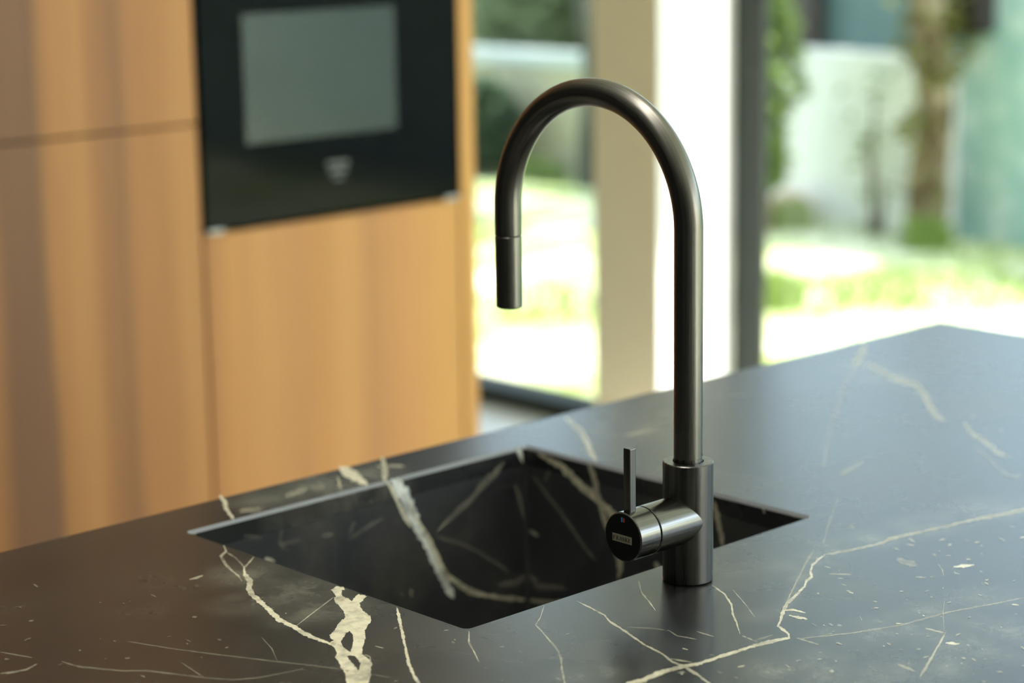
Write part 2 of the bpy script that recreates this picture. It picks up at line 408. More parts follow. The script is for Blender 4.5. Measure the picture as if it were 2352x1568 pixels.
tag(obj('garden_stone', bm, plain('peach_stone', (.66, .46, .33), .85), smooth=True), 'pale peach rounded stone at the foot of the white garden wall', 'stone')
# tree: trunk, branches, crown
def tree(x, y, h, r, crown, label, mats=(BARK, LEAF1), n=2600, trunk_leaves=None, leafsize=.10):
    t = thing('tree', label, 'tree', (x, y, -.03))
    bm = bmesh.new(); pts = []; rr = []
    for k in range(9):
        z = -.05 + (h + .05) * k / 8; pts.append((x + .03 * math.sin(k * 1.3), y + .025 * math.sin(k * 2.1), z)); rr.append(r * (1.15 - .5 * k / 8) * (1 + .08 * math.sin(k * 2.7)))
    tube(bm, pts, rr, n=20); tr = obj('trunk', bm, mats[0], t, True)
    bm = bmesh.new()
    for k in range(6):
        a = k * 1.05; tube(bm, [(x, y, h * .93), (x + .3 * math.cos(a), y + .3 * math.sin(a), h + .3), (x + .7 * math.cos(a), y + .7 * math.sin(a), h + .7)], [r * .4, r * .28, .01], n=8)
    obj('branch', bm, mats[0], t)
    bm = bmesh.new()
    for (dx, dy, dz, cr) in crown: leaves(bm, (x + dx, y + dy, h + dz), cr, n // len(crown), leafsize)
    obj('foliage', bm, mats[1], t)
    if trunk_leaves:
        bm = bmesh.new()
        for (dx, dy, z, cr, m, sz) in trunk_leaves: leaves(bm, (x + dx, y + dy, z), cr, m, sz, (1, 1, 1))
        obj('climbing_leaves', bm, LEAFO, t)
    return t
CR = [(-.1, .2, .5, .8), (.4, -.5, .8, .7), (-.4, .9, .9, .7), (.2, .4, 1.3, .8)]
tree(7.40, 5.30, 2.3, .075, CR, 'slim garden tree with leaves climbing its brown trunk beside the white wall', n=900,
     trunk_leaves=[(-.02, -.03, .80, .17, 170, .08), (-.05, .03, .45, .10, 60, .07), (-.05, -.05, .2, .09, 30, .06), (0, .0, 1.02, .2, 100, .08)])
# made-up brown box for an unidentified dark shape behind the trunk
tag(obj('dark_box', newbox(7.47, 7.598, 5.12, 5.41, .84, 1.45, .01), DBROWN), 'dark brown box put in for an unclear dark shape behind the tree trunk', 'box')
random.seed(11)
shrub('climbing_shrub', 'tall narrow green shrub growing right beside the dark window frame', 'shrub', (7.2, 6.02, -.03),
      [(0, .0, .88, .17, (1, .8, 1)), (0, -.03, .68, .19, (1, .9, 1)), (0, .03, .48, .16, (1, .8, 1)), (0, .0, .30, .13, (1, .8, 1)), (0, .06, 1.1, .15, (1, .8, 1.)), ], LEAF1, 420, .075)
shrub('loose_shrub', 'thin pale leafed shrub against the white garden wall', 'shrub', (7.45, 5.62, -.03),
      [(0, 0, .62, .16, (1, 1, .8)), (0, .05, .42, .14, (1, 1, 1)), (0, -.04, .25, .14, (1, 1, 1)), ], LEAFP, 20, .07)
for k, (x, y, lab) in enumerate(((7.35, 5.98, 'small bright grass tuft at the foot of the tall narrow shrub'), (7.3, 5.22, 'small bright grass tuft at the foot of the tree trunk'),
                 (5.9, 4.87, 'yellow green grass tuft low beside the dark window frame'), (6.0, 3.55, 'yellow green grass tuft just above the far corner of the worktop'))):
    bm = bmesh.new()
    for i in range(240):
        a = random.uniform(0, 6.28); rr_ = random.uniform(0, .11 if k > 1 else .08); h = random.uniform(.05, .13)
        px_, py_ = x + rr_ * math.cos(a), y + rr_ * math.sin(a); w = .009
        v1 = bm.verts.new((px_ - w, py_ + w, -.035)); v2 = bm.verts.new((px_ + w, py_ - w, -.035)); v3 = bm.verts.new((px_ + random.uniform(-.05, .05), py_ + random.uniform(-.05, .05), h)); bm.faces.new((v1, v2, v3))
    tag(obj('grass_tuft', bm, LEAF1), lab, 'grass', 'grass tufts on the lawn')
# left hand view
t = thing('planter_wall', 'low olive rendered wall with pale coping seen between cabinet and pillar', 'wall', (7.9, 8.3, 0))
obj('body', newbox(7.9, 8.05, 7.15, 12.0, -.05, .54), plain('olive_render', (.42, .40, .25), .85), t)
obj('coping', newbox(7.87, 8.07, 7.15, 12.0, .54, .61, .006), plain('coping_stone', (.42, .48, .45), .7), t)
random.seed(5)
for k, (y0, lab) in enumerate(((7.72, 'grey green hedge bush above the pale coping, nearest the pillar'), (8.85, 'grey green hedge bush above the pale coping, midway'), (9.98, 'grey green hedge bush above the pale coping, nearest the cabinet'))):
    shrub('hedge_bush', lab, 'hedge', (8.65, y0, -.03), [(0, 0, .85, .5, (.8, 1, 1)), (0, 0, 1.4, .54, (.8, 1, 1)), (0, 0, .4, .45, (.8, 1, .9))], LEAFP, 4200, .10, 'hedge behind the planter wall')
shrub('dark_bush', 'dark green bush against the low wall, right beside the cabinet', 'shrub', (7.66, 8.32, -.03), [(0, 0, .38, .18, (.7, 1.1, .8)), (0, .05, .16, .22, (.7, 1.1, .9)), (0, -.14, .28, .15, (.7, 1.1, 1)), (0, .15, .3, .2, (.7, 1.1, 1))], LEAFD, 1400, .07)
shrub('low_shrub', 'low green plant at the foot of the olive wall', 'shrub', (7.7, 7.95, -.03), [(0, 0, .04, .10, (1, 1, 1)), (0, -.12, .02, .08, (1, 1, 1))], LEAF1, 160, .06)
tree(7.72, 7.58, 2.4, .055, CR, 'slim dark tree trunk against the olive wall, left of the pillar', mats=(plain('dark_bark', (.045, .05, .035), .9, var=.4, scale=20), LEAF1), n=420)
tree(8.9, 1.6, 2.6, .09, [(0, 0, .6, 1.2), (0, 1.2, .9, 1.1), (0, -1.2, .9, 1.1)], 'broad garden tree behind the aqua wall', n=3600, leafsize=.16)
tag(obj('boundary_wall', newbox(13.2, 13.4, -8, 16, -.05, 2.4), GWALL), 'far boundary wall of the garden', 'wall')

# ------------------------------------------------------------------ tall cabinets
ZG = 1.0695
def panel(name, x0, x1, z0, z1, mat, parent, y0=CY, d=.019):
    return obj(name, newbox(x0, x1, y0, y0 + d, z0, z1, .0012), mat, parent)
for (xa, xb, lab) in ((1.552, 2.152, 'tall wooden cabinet with two doors left of the built-in oven'), (.948, 1.548, 'tall wooden cabinet further left, mostly out of view')):
    t = thing('tall_cabinet', lab, 'cabinet', (xa, CY, 0), 'tall wooden cabinets')
    obj('carcass', newbox(xa, xb, CY + .02, CY + .60, .0, 2.60), DARKW, t)
    panel('upper_door', xa + .002, xb - .002, ZG + .002, 2.58, WOODL, t); panel('lower_door', xa + .002, xb - .002, .10, ZG - .002, WOODL, t)
t = thing('oven_cabinet', 'wooden cabinet housing the black oven beside the window', 'cabinet', (2.152, CY, 0))
bm = bmesh.new()
box(bm, 2.154, 2.17, CY + .02, CY + .60, 0, 2.6); box(bm, 2.735, 2.751, CY + .02, CY + .60, 0, 2.6)
box(bm, 2.17, 2.735, CY + .02, CY + .60, 0, .872); box(bm, 2.17, 2.735, CY + .02, CY + .60, 1.95, 2.6); box(bm, 2.17, 2.735, CY + .58, CY + .60, .872, 1.95)
obj('carcass', bm, DARKW, t)
panel('drawer_front', 2.155, 2.749, .10, .876, WOODR, t); panel('upper_door', 2.155, 2.749, 1.945, 2.58, WOODR, t)
obj('side_panel', newbox(2.753, 2.790, CY - .002, CY + .61, 0, 2.6, .001), WOODR, t)
t = thing('oven', 'built-in black glass oven with a grey window, set in the wooden cabinets', 'oven', (2.45, CY, .88))
obj('oven_body', newbox(2.175, 2.730, CY + .02, CY + .55, .886, 1.470), DARKW, t)
d = obj('oven_door', newbox(2.156, 2.748, CY - .006, CY + .018, .884, 1.476, .002), GLASSB, t)
obj('oven_window', newbox(2.247, 2.592, CY - .0075, CY - .0055, 1.026, 1.250, .0006), PANE, d)
bm = bmesh.new()
for (a, b_, c_, d_) in ((2.425, 2.475, .970, .978), (2.430, 2.470, .957, .964), (2.440, 2.462, .945, .951)): box(bm, a, b_, CY - .0072, CY - .0055, c_, d_)
obj('logo_mark', bm, plain('logo_grey', (.10, .105, .10), .4), d)
for xx in (2.158, 2.706): obj('corner_glint', newbox(xx, xx + .034, CY - .010, CY - .001, .8795, .884, .001), STEEL, t)  # added steel pieces standing in for small glints at the oven's lower corners

t = thing('oven', 'black glass compact oven stacked above the lower oven, out of the frame', 'oven', (2.45, CY, 1.48))
obj('oven_body', newbox(2.175, 2.730, CY + .02, CY + .55, 1.484, 1.93), DARKW, t)
obj('oven_door', newbox(2.156, 2.748, CY - .006, CY + .018, 1.481, 1.938, .002), GLASSC, t)

# ------------------------------------------------------------------ island
ZT = .90
SX0, SX1, SY0, SY1 = 1.0613, 1.4836, 1.1788, 1.5518      # sink opening
IX0, IX1, IY0, IY1 = .15, 2.293, .62, 1.6185             # worktop outline
def rrect(x0, x1, y0, y1, r, n=6):
    out = []
    for cx, cy, a0 in ((x1 - r, y1 - r, 0), (x0 + r, y1 - r, 90), (x0 + r, y0 + r, 180), (x1 - r, y0 + r, 270)):
        for k in range(n + 1):
            a = math.radians(a0 + 90 * k / n); out.append((cx + r * math.cos(a), cy + r * math.sin(a)))
    return out
def stone_strip_mesh(bm, paths, ax, v, offset, h0):
    """vein bands lying in the stone face; pts = (px, py, width in px)"""
    uvl = bm.loops.layers.uv.get('across') or bm.loops.layers.uv.new('across')
    stl = bm.verts.layers.float.get('strength') or bm.verts.layers.float.new('strength')
    for i, (mi, st, pts) in enumerate(paths):
        off = offset * (h0 + .000002 * (i + 1))
        P = []
        # densify with small wander, points in the stone's own plane
        for a, b in zip(pts, pts[1:]):
            d = math.hypot(b[0] - a[0], b[1] - a[1]); m = max(1, int(d / 7))
            for k in range(m):
                f = k / m; P.append([a[j] + (b[j] - a[j]) * f for j in range(3)])
        P.append(list(pts[-1]))
        W3 = []
        for q in P:
            jit = min(1.2, q[2] * .15)
            w = mark(q[0] + random.uniform(-jit, jit), q[1] + random.uniform(-jit, jit), ax, v); W3.append((w, q[2]))
        L = []; Rr = []; Cc = []
        for k, (w, wd) in enumerate(W3):
            # width measured across the band as seen: take the pixel normal and put both rims in the plane
            a = P[max(0, k - 1)]; b = P[min(len(P) - 1, k + 1)]
            tx, ty = b[0] - a[0], b[1] - a[1]; n_ = math.hypot(tx, ty) or 1; nx, ny = -ty / n_, tx / n_
            hw = wd * .5 * 1.5
            e0 = 1
            e0 = ({0: .15, 1: .6, 2: .9} if len(P) > 9 else {0: .55, 1: .9}).get(min(k, len(P) - 1 - k), 1)
            p0 = mark(P[k][0] + nx * hw * e0, P[k][1] + ny * hw * e0, ax, v); p1 = mark(P[k][0] - nx * hw * e0, P[k][1] - ny * hw * e0, ax, v)
            s = st
            for lst, p in ((L, p0), (Cc, w), (Rr, p1)):
                vv = bm.verts.new(p + off); vv[stl] = s; lst.append(vv)
        for k in range(len(P) - 1):
            for (A, Bq, va, vb) in ((L, Cc, 1, 0), (Cc, Rr, 0, -1)):
                f = bm.faces.new((A[k], A[k + 1], Bq[k + 1], Bq[k])); f.material_index = mi
                for lp, u in zip(f.loops, ((k, va), (k + 1, va), (k + 1, vb), (k, vb))): lp[uvl].uv = u

# vein tracings (material slot, strength, [(x, y, width) ...])
V = 1; VW = 2
top_veins = [
 (V, .6, [(513, 1251, 5), (520, 1266, 6), (507, 1277, 6), (520, 1298, 5), (535, 1312, 4), (548, 1322, 4), (556, 1335, 3)]),
 (V, .4, [(520, 1268, 3), (540, 1280, 3), (552, 1292, 3), (561, 1303, 4)]),
 (V, .5, [(583, 1278, 3), (572, 1292, 4), (561, 1303, 5)]),
 (V, 1., [(560, 1300, 7), (562, 1318, 9), (574, 1334, 12), (572, 1352, 12), (582, 1368, 11), (600, 1383, 11), (618, 1400, 12), (640, 1422, 12), (680, 1441, 10), (700, 1455, 9), (730, 1468, 7), (757, 1477, 6), (772, 1480, 10)]),
 (V, .6, [(680, 1437, 2.4), (725, 1402, 2.4), (768, 1370, 2.4)]),
 (V, .6, [(838, 1503, 2.5), (850, 1508, 3), (851, 1520, 3)]),
 (V, .9, [(911, 1393, 7), (915, 1410, 9), (921, 1440, 8), (930, 1480, 8), (938, 1520, 8), (950, 1550, 7), (962, 1568, 7), (980, 1610, 6)]),
 (V, .7, [(1077, 1448, 3), (1077, 1475, 3.6), (1088, 1495, 3), (1101, 1521, 2)]),
 (V, .45, [(1250, 1390, 2.6), (1241, 1418, 2.6), (1230, 1435, 3), (1245, 1450, 3), (1262, 1470, 3.4), (1278, 1488, 4), (1289, 1512, 4.6), (1290, 1535, 4), (1297, 1568, 4), (1302, 1600, 4)]),
 (V, .55, [(1325, 1380, 2), (1355, 1395, 4), (1388, 1412, 4), (1400, 1426, 5), (1440, 1452, 5), (1480, 1480, 4), (1520, 1500, 4), (1545, 1520, 4), (1572, 1530, 6), (1600, 1548, 7), (1625, 1566, 6), (1660, 1590, 5)]),
 (V, .75, [(1430, 1575, 12), (1480, 1560, 12), (1510, 1546, 12), (1540, 1537, 9), (1570, 1530, 7), (1610, 1523, 7), (1650, 1508, 8), (1700, 1493, 8), (1750, 1478, 8), (1790, 1468, 7), (1812, 1465, 6), (1812, 1456, 6), (1800, 1447, 6), (1787, 1437, 6), (1793, 1424, 6), (1797, 1408, 9), (1808, 1385, 7), (1830, 1365, 6), (1848, 1346, 6), (1853, 1332, 6), (1865, 1325, 7), (1861, 1312, 7), (1866, 1298, 6), (1880, 1284, 6), (1896, 1273, 7)]),
 (V, .35, [(1803, 1395, 4), (1815, 1365, 4), (1828, 1338, 4), (1845, 1305, 4), (1858, 1280, 5), (1870, 1264, 8)]),
 (V, .42, [(1896, 1273, 5), (1960, 1262, 5), (2030, 1245, 6), (2045, 1237, 8), (2110, 1222, 5), (2200, 1202, 6), (2240, 1192, 9), (2300, 1182, 7), (2352, 1170, 9), (2420, 1160, 8)]),
 (V, .2, [(1888, 1258, 4), (1903, 1205, 4), (1915, 1170, 3), (1928, 1130, 2)]),
 (V, .45, [(1988, 785, 12), (1980, 810, 20), (1965, 835, 14), (1955, 850, 8)]),
 (V, .42, [(1985, 832, 8), (2010, 845, 11), (2050, 866, 13), (2080, 878, 13), (2106, 885, 13), (2124, 908, 15), (2140, 940, 14), (2152, 956, 12), (2172, 966, 12)]),
 (V, .36, [(2212, 968, 10), (2235, 998, 12), (2262, 1012, 12), (2290, 1038, 11), (2318, 1050, 9)]),
 (V, .18, [(2235, 1025, 8), (2270, 1050, 8), (2300, 1082, 9), (2325, 1094, 9), (2352, 1092, 6)]),
 (V, .16, [(1962, 845, 10), (1940, 885, 10), (1922, 940, 10), (1906, 985, 8), (1892, 1075, 8)]),
 (V, .5, [(2232, 956, 8), (2238, 958, 8)]), (V, .3, [(2296, 988, 8), (2302, 990, 8)]),
 (V, .5, [(1295, 958, 10), (1315, 972, 11), (1335, 990, 13), (1348, 1015, 14), (1358, 1040, 14), (1372, 1060, 12)]),
 (V, .25, [(1440, 1000, 10), (1500, 985, 12)]), (V, .3, [(2352, 1372, 3), (2290, 1385, 3), (2180, 1405, 4), (2070, 1435, 4), (1960, 1453, 3), (1840, 1466, 3)]),
 (V, .6, [(2172, 1452, 4), (2158, 1478, 5), (2142, 1505, 5), (2128, 1530, 6), (2112, 1555, 5)]), (V, .5, [(2125, 1443, 4), (2172, 1454, 4)]),
 (V, .25, [(2170, 1372, 3), (2166, 1405, 3), (2169, 1450, 3)]), (V, .45, [(2062, 1525, 5), (2080, 1532, 6), (2100, 1540, 5)]),
 (V, .25, [(0, 1497, 3), (75, 1510, 3)]), (V, .2, [(140, 1518, 3), (180, 1531, 3.5), (205, 1533, 4), (280, 1540, 3), (340, 1540, 4), (420, 1550, 3), (480, 1557, 3), (540, 1561, 3), (600, 1555, 2.5), (700, 1535, 2.5)]),
 (V, .18, [(290, 1472, 2.5), (400, 1490, 2.5), (500, 1503, 3), (620, 1517, 3), (760, 1533, 3), (900, 1556, 2.5)]),
 (V, .3, [(0, 1547, 5), (30, 1543, 5), (60, 1538, 4), (85, 1524, 5)]), (V, .25, [(415, 1520, 3), (445, 1540, 3), (470, 1556, 3)]),
 (V, .5, [(435, 1331, 4), (450, 1327, 5), (466, 1321, 4)]), (V, .25, [(600, 1462, 2.5), (625, 1490, 3), (638, 1520, 2.5)]),
 (V, .65, [(1467, 1334, 4), (1473, 1360, 4.5), (1490, 1380, 4), (1506, 1402, 2.5)]),
 (V, .65, [(1635, 1343, 3), (1665, 1365, 4.5), (1680, 1388, 5), (1683, 1410, 5), (1692, 1430, 4.5), (1700, 1456, 4)]), (V, .4, [(1705, 1460, 3), (1742, 1475, 3)]),
 (V, .35, [(1682, 1353, 2.6), (1710, 1385, 2.6), (1733, 1416, 3)]), (V, .3, [(1735, 1470, 3), (1775, 1458, 3)]),
 (V, .8, [(1800, 1402, 4), (1822, 1400, 5), (1850, 1407, 4)]), (V, .8, [(1812, 1413, 5), (1832, 1417, 7), (1854, 1421, 6)]),
 (V, .9, [(2190, 1302, 5), (2212, 1300, 8), (2238, 1297, 4)]), (V, .9, [(2172, 1476, 5), (2190, 1478, 8), (2203, 1478, 4)]),
 (V, .7, [(1950, 1360, 4), (1960, 1362, 5)]), (V, .7, [(2325, 1388, 4), (2340, 1389, 5)]), (V, .4, [(2082, 1250, 5), (2100, 1252, 5)]),
 (V, .4, [(2155, 1295, 3), (2165, 1310, 4), (2168, 1322, 3)]), (V, .45, [(2103, 1325, 3), (2125, 1326, 4)]), (V, .4, [(1905, 1318, 3), (1955, 1319, 3)]),
 (V, .3, [(2060, 1285, 12), (2105, 1298, 14)]), (V, .5, [(1975, 1416, 3), (1980, 1424, 4)]), (V, .35, [(1830, 1465, 3), (1880, 1480, 3)]),
 (V, .6, [(1568, 1489, 4), (1580, 1492, 4)]), (V, .6, [(1695, 1532, 4), (1710, 1528, 5)]), (V, .3, [(1530, 1450, 2.5), (1535, 1447, 3), (1555, 1460, 2.5), (1600, 1468, 2.5)]),
 (V, .35, [(1600, 1450, 2.5), (1640, 1462, 3)]), (V, .25, [(1440, 1440, 2.5), (1500, 1443, 2.5), (1530, 1447, 2.5)]), (V, .4, [(1540, 1513, 3), (1590, 1521, 3)]),
 (V, .8, [(655, 1408, 4), (658, 1409, 4)]), (V, .6, [(862, 1484, 3), (880, 1488, 3)]),
 (V, .85, [(505, 1139, 11), (517, 1153, 11), (519, 1168, 9), (528, 1180, 9), (537, 1192, 9)]),
 (V, .95, [(778, 1074, 24), (800, 1086, 26), (822, 1100, 24), (845, 1112, 20)]), (V, .5, [(775, 1095, 9), (783, 1122, 9)]),
 (V, .65, [(878, 1050, 12), (884, 1075, 12), (884, 1105, 14)]), (V, .3, [(862, 1072, 10), (930, 1070, 10)]),
 (V, .35, [(655, 1140, 10), (690, 1128, 14), (705, 1120, 10)]), (V, .3, [(710, 1118, 12), (745, 1118, 14)]), (V, .25, [(550, 1175, 14), (600, 1168, 14)]),
 (V, .3, [(1930, 1090, 8), (1985, 1060, 6)])]
random.seed(40)
for x0_, x1_, y0_, y1_, cnt, smax in ((1860, 2352, 1200, 1568, 95, .6), (1500, 1860, 1500, 1568, 14, .4), (0, 520, 1330, 1568, 26, .3), (900, 1300, 1440, 1568, 12, .3), (1850, 2352, 860, 1150, 12, .25)):
    for _ in range(cnt):
        fx, fy = random.uniform(x0_, x1_), random.uniform(y0_, y1_); ln = random.uniform(3, 15); an = random.uniform(-.5, .6); fw = random.uniform(2, 5)
        top_veins.append((V, random.uniform(.15, smax), [(fx, fy, fw), (fx + ln * .5, fy + ln * .5 * math.sin(an), fw * 1.2), (fx + ln, fy + ln * math.sin(an), fw * .7)]))
back_veins = [
 (VW, 1., [(898, 1092, 26), (915, 1115, 34), (930, 1142, 30), (948, 1178, 24), (960, 1210, 22), (975, 1240, 20), (990, 1268, 20), (1006, 1300, 22), (1020, 1332, 18), (1032, 1355, 16), (1042, 1374, 22)]),
 (V, .8, [(885, 1100, 10), (898, 1120, 9), (915, 1155, 9), (932, 1190, 9), (945, 1212, 8)]),
 (V, .75, [(935, 1150, 6), (960, 1195, 8), (990, 1245, 9), (1010, 1290, 10), (1030, 1325, 12), (1060, 1345, 12), (1085, 1360, 14), (1120, 1368, 10), (1150, 1372, 10), (1213, 1377, 11)]),
 (VW, .9, [(1190, 1022, 22), (1198, 1035, 20), (1203, 1055, 14), (1206, 1072, 8)]),
 (V, .28, [(1182, 1110, 8), (1195, 1150, 9), (1205, 1190, 9), (1212, 1217, 8)]),
 (V, .18, [(1160, 1060, 10), (1128, 1095, 16), (1108, 1115, 14), (1080, 1148, 13), (1045, 1180, 12), (1020, 1205, 9), (998, 1228, 8)]),
 (V, .12, [(1000, 1232, 9), (1060, 1248, 9), (1100, 1268, 9), (1170, 1312, 10)]),
 (V, .35, [(920, 1365, 11), (928, 1366, 11)]), (V, .35, [(945, 1352, 9), (944, 1372, 9)]), (V, .2, [(1140, 1345, 14), (1185, 1335, 18), (1212, 1320, 16)]),
 (V, .2, [(850, 1150, 9), (856, 1153, 9)]), (V, .45, [(608, 1283, 12), (632, 1288, 12)]), (V, .4, [(446, 1224, 7), (450, 1227, 7)]),
 (V, .12, [(740, 1230, 10), (765, 1226, 10)]), (V, .09, [(800, 1240, 8), (850, 1205, 8), (880, 1190, 8)]), (V, .09, [(640, 1250, 10), (690, 1240, 10)]),
 (V, .08, [(560, 1230, 12), (600, 1235, 14)]), (V, .08, [(815, 1195, 8), (800, 1230, 8)]), (V, .07, [(650, 1210, 7), (640, 1245, 7), (665, 1270, 7)])]
right_veins = [
 (V, .8, [(1232, 1040, 8), (1262, 1055, 13), (1292, 1072, 17), (1318, 1098, 18), (1345, 1122, 19), (1368, 1140, 20), (1386, 1158, 18), (1405, 1180, 18), (1440, 1220, 14)]),
 (V, .6, [(1352, 1062, 13), (1363, 1095, 14), (1370, 1125, 14), (1378, 1150, 15), (1385, 1180, 14), (1398, 1215, 12), (1410, 1250, 13), (1423, 1285, 14), (1424, 1310, 13), (1420, 1330, 13)]),
 (V, .35, [(1213, 1217, 9), (1230, 1226, 11), (1238, 1230, 8)]), (V, .18, [(1222, 1090, 8), (1290, 1180, 8), (1350, 1265, 9), (1370, 1290, 9)]),
 (V, .15, [(1250, 1105, 12), (1262, 1080, 12)]), (V, .2, [(1213, 1320, 16), (1235, 1335, 14)]),
 (V, .5, [(1213, 1378, 11), (1250, 1382, 10), (1310, 1380, 9)]), (V, .18, [(1220, 1345, 16), (1300, 1350, 14)]),
 (V, .6, [(1505, 1290, 14), (1520, 1320, 14)]), (V, .55, [(1640, 1150, 14), (1650, 1200, 16), (1660, 1255, 14)]), (V, .5, [(1752, 1166, 7), (1756, 1178, 7)])]

# the big cream blotch: outline and two islands of black stone, (x, y) in an enlarged tracing
BLOTCH = [[(1340,545),(1400,510),(1470,515),(1500,540),(1460,550),(1450,590),(1480,625),(1530,640),(1570,670),(1590,640),(1640,590),(1735,615),(1690,660),(1655,690),(1660,740),(1700,780),(1770,830),(1785,880),(1750,930),(1730,970),(1705,990),(1720,1060),(1710,1110),(1690,1170),(1680,1250),(1740,1290),(1770,1320),(1795,1360),(1775,1400),(1780,1470),(1765,1530),(1740,1600),(1730,1700),(1520,1700),(1505,1560),(1490,1450),(1450,1400),(1420,1330),(1385,1290),(1400,1240),(1385,1190),(1350,1155),(1300,1140),(1330,1125),(1370,1100),(1345,1085),(1325,1045),(1370,1000),(1420,920),(1460,880),(1500,850),(1480,780),(1440,730),(1390,690),(1375,650),(1395,610),(1365,570)],
 [(1545,995),(1575,1030),(1585,1100),(1570,1160),(1555,1225),(1510,1205),(1470,1170),(1452,1110),(1480,1060),(1505,1020)],
 [(1520,1275),(1580,1265),(1630,1300),(1660,1350),(1645,1430),(1590,1370),(1550,1320)]]
def blotch(bm, loops, z, mi):
    uvl = bm.loops.layers.uv.get('across'); stl = bm.verts.layers.float.get('strength'); es = []
    for lp in loops:
        vs = []
        for a, b in zip(lp, lp[1:] + lp[:1]):
            m = max(1, int(math.hypot(b[0] - a[0], b[1] - a[1]) / 11))
            for k in range(m):
                x = a[0] + (b[0] - a[0]) * k / m + random.uniform(-6, 6); y = a[1] + (b[1] - a[1]) * k / m + random.uniform(-6, 6)
                w = mark(480 + x / 4.78, 1240 + y / 4.78, 2, ZT); vv = bm.verts.new((w.x, w.y, z)); vv[stl] = 1.0; vs.append(vv)
        es += [bm.edges.new((vs[k], vs[(k + 1) % len(vs)])) for k in range(len(vs))]
    out = bmesh.ops.triangle_fill(bm, use_beauty=True, use_dissolve=False, edges=es)
    for f in out['geom']:
        if isinstance(f, bmesh.types.BMFace):
            f.material_index = mi
            if f.normal.z < 0: f.normal_flip()
            for l_ in f.loops: l_[uvl].uv = (0, .05)

# worktop slab with the sink cut-out and a fine chamfer round it
bm = bmesh.new(); bm.loops.layers.uv.new('across'); bm.verts.layers.float.new('strength')
CH = .0030; TH = .020
def loop(pts, z): return [bm.verts.new((x, y, z)) for x, y in pts]
def ring(a, b):
    n = len(a)
    for i in range(n): bm.faces.new((a[i], a[(i + 1) % n], b[(i + 1) % n], b[i]))
o0 = loop(rrect(IX0 + .0015, IX1 - .0015, IY0 + .0015, IY1 - .0015, .003), ZT); o1 = loop(rrect(IX0, IX1, IY0, IY1, .0045), ZT - .0015); o2 = loop(rrect(IX0, IX1, IY0, IY1, .0045), ZT - TH)
i0 = loop(rrect(SX0, SX1, SY0, SY1, .006), ZT); i1 = loop(rrect(SX0 + CH, SX1 - CH, SY0 + CH, SY1 - CH, .004), ZT - CH); i2 = loop(rrect(SX0 + CH, SX1 - CH, SY0 + CH, SY1 - CH, .004), ZT - TH)
ring(o0, o1); ring(o1, o2); ring(i0, i1)
for f in bm.faces:
    if f.verts[0].co.z > ZT - CH - 1e-5 and all(IX0 + .1 < q.co.x < IX1 - .1 and IY1 - .01 > q.co.y > IY0 + .1 for q in f.verts): f.material_index = 3
ring(i1, i2)
for A, Bv in ((o0, i0), (o2, i2)):
    es = [bm.edges.get((L_[k], L_[(k + 1) % len(L_)])) or bm.edges.new((L_[k], L_[(k + 1) % len(L_)])) for L_ in (A, Bv) for k in range(len(L_))]
    bmesh.ops.triangle_fill(bm, use_beauty=True, use_dissolve=False, edges=es)
bmesh.ops.recalc_face_normals(bm, faces=bm.faces)
random.seed(21)
blotch(bm, BLOTCH, ZT + .00001, V)
stone_strip_mesh(bm, top_veins, 2, ZT, Vector((0, 0, 1)), .00002)
tag(obj('worktop', bm, [STONE, VEIN, VEINW, EDGE]), 'black marble kitchen island worktop with cream veins and a cut-out for the sink', 'worktop')

# sink basin in the same stone
bm = bmesh.new(); bm.loops.layers.uv.new('across'); bm.verts.layers.float.new('strength')
e = CH; ZS = ZT - TH - .0002; ZB = .70; wt = .014
xa, xb, ya, yb = SX0 + e, SX1 - e, SY0 + e, SY1 - e
r0 = loop(rrect(xa, xb, ya, yb, .004), ZS); r1 = loop(rrect(xa, xb, ya, yb, .004), ZB + .004); r2 = loop(rrect(xa + .004, xb - .004, ya + .004, yb - .004, .003), ZB)
q0 = loop(rrect(xa - wt, xb + wt, ya - wt, yb + wt, .01), ZS); q1 = loop(rrect(xa - wt, xb + wt, ya - wt, yb + wt, .01), ZB - wt)
ring(r0, r1); ring(r1, r2); ring(q0, q1); ring(r0, q0); bm.faces.new(r2); bm.faces.new(q1)
bmesh.ops.recalc_face_normals(bm, faces=bm.faces)
random.seed(22)
stone_strip_mesh(bm, back_veins, 1, yb, Vector((0, -1, 0)), .00002); stone_strip_mesh(bm, right_veins, 0, xb, Vector((-1, 0, 0)), .00002)
# drop vein bits that would leave the walls
dead = [f for f in bm.faces if f.material_index and any(v.co.z > ZS + .0225 or v.co.z < ZB + .004 or v.co.x > xb + .0003 or v.co.x < xa or v.co.y > yb + .0003 or v.co.y < ya for v in f.verts)]
bmesh.ops.delete(bm, geom=dead, context='FACES')
sk = thing('sink', 'deep square sink of polished black veined marble, sunk below the worktop', 'sink', (1.2725, 1.3653, ZB - wt))
obj('basin', bm, [SINKSTONE, VEIN, VEINW], sk)
bm = bmesh.new(); lathe(bm, [(0, .003), (.03, .003), (.042, .0035), (.045, .001), (.045, 0)], (1.2725, 1.3653, ZB)); obj('drain', bm, STEEL, sk, True)

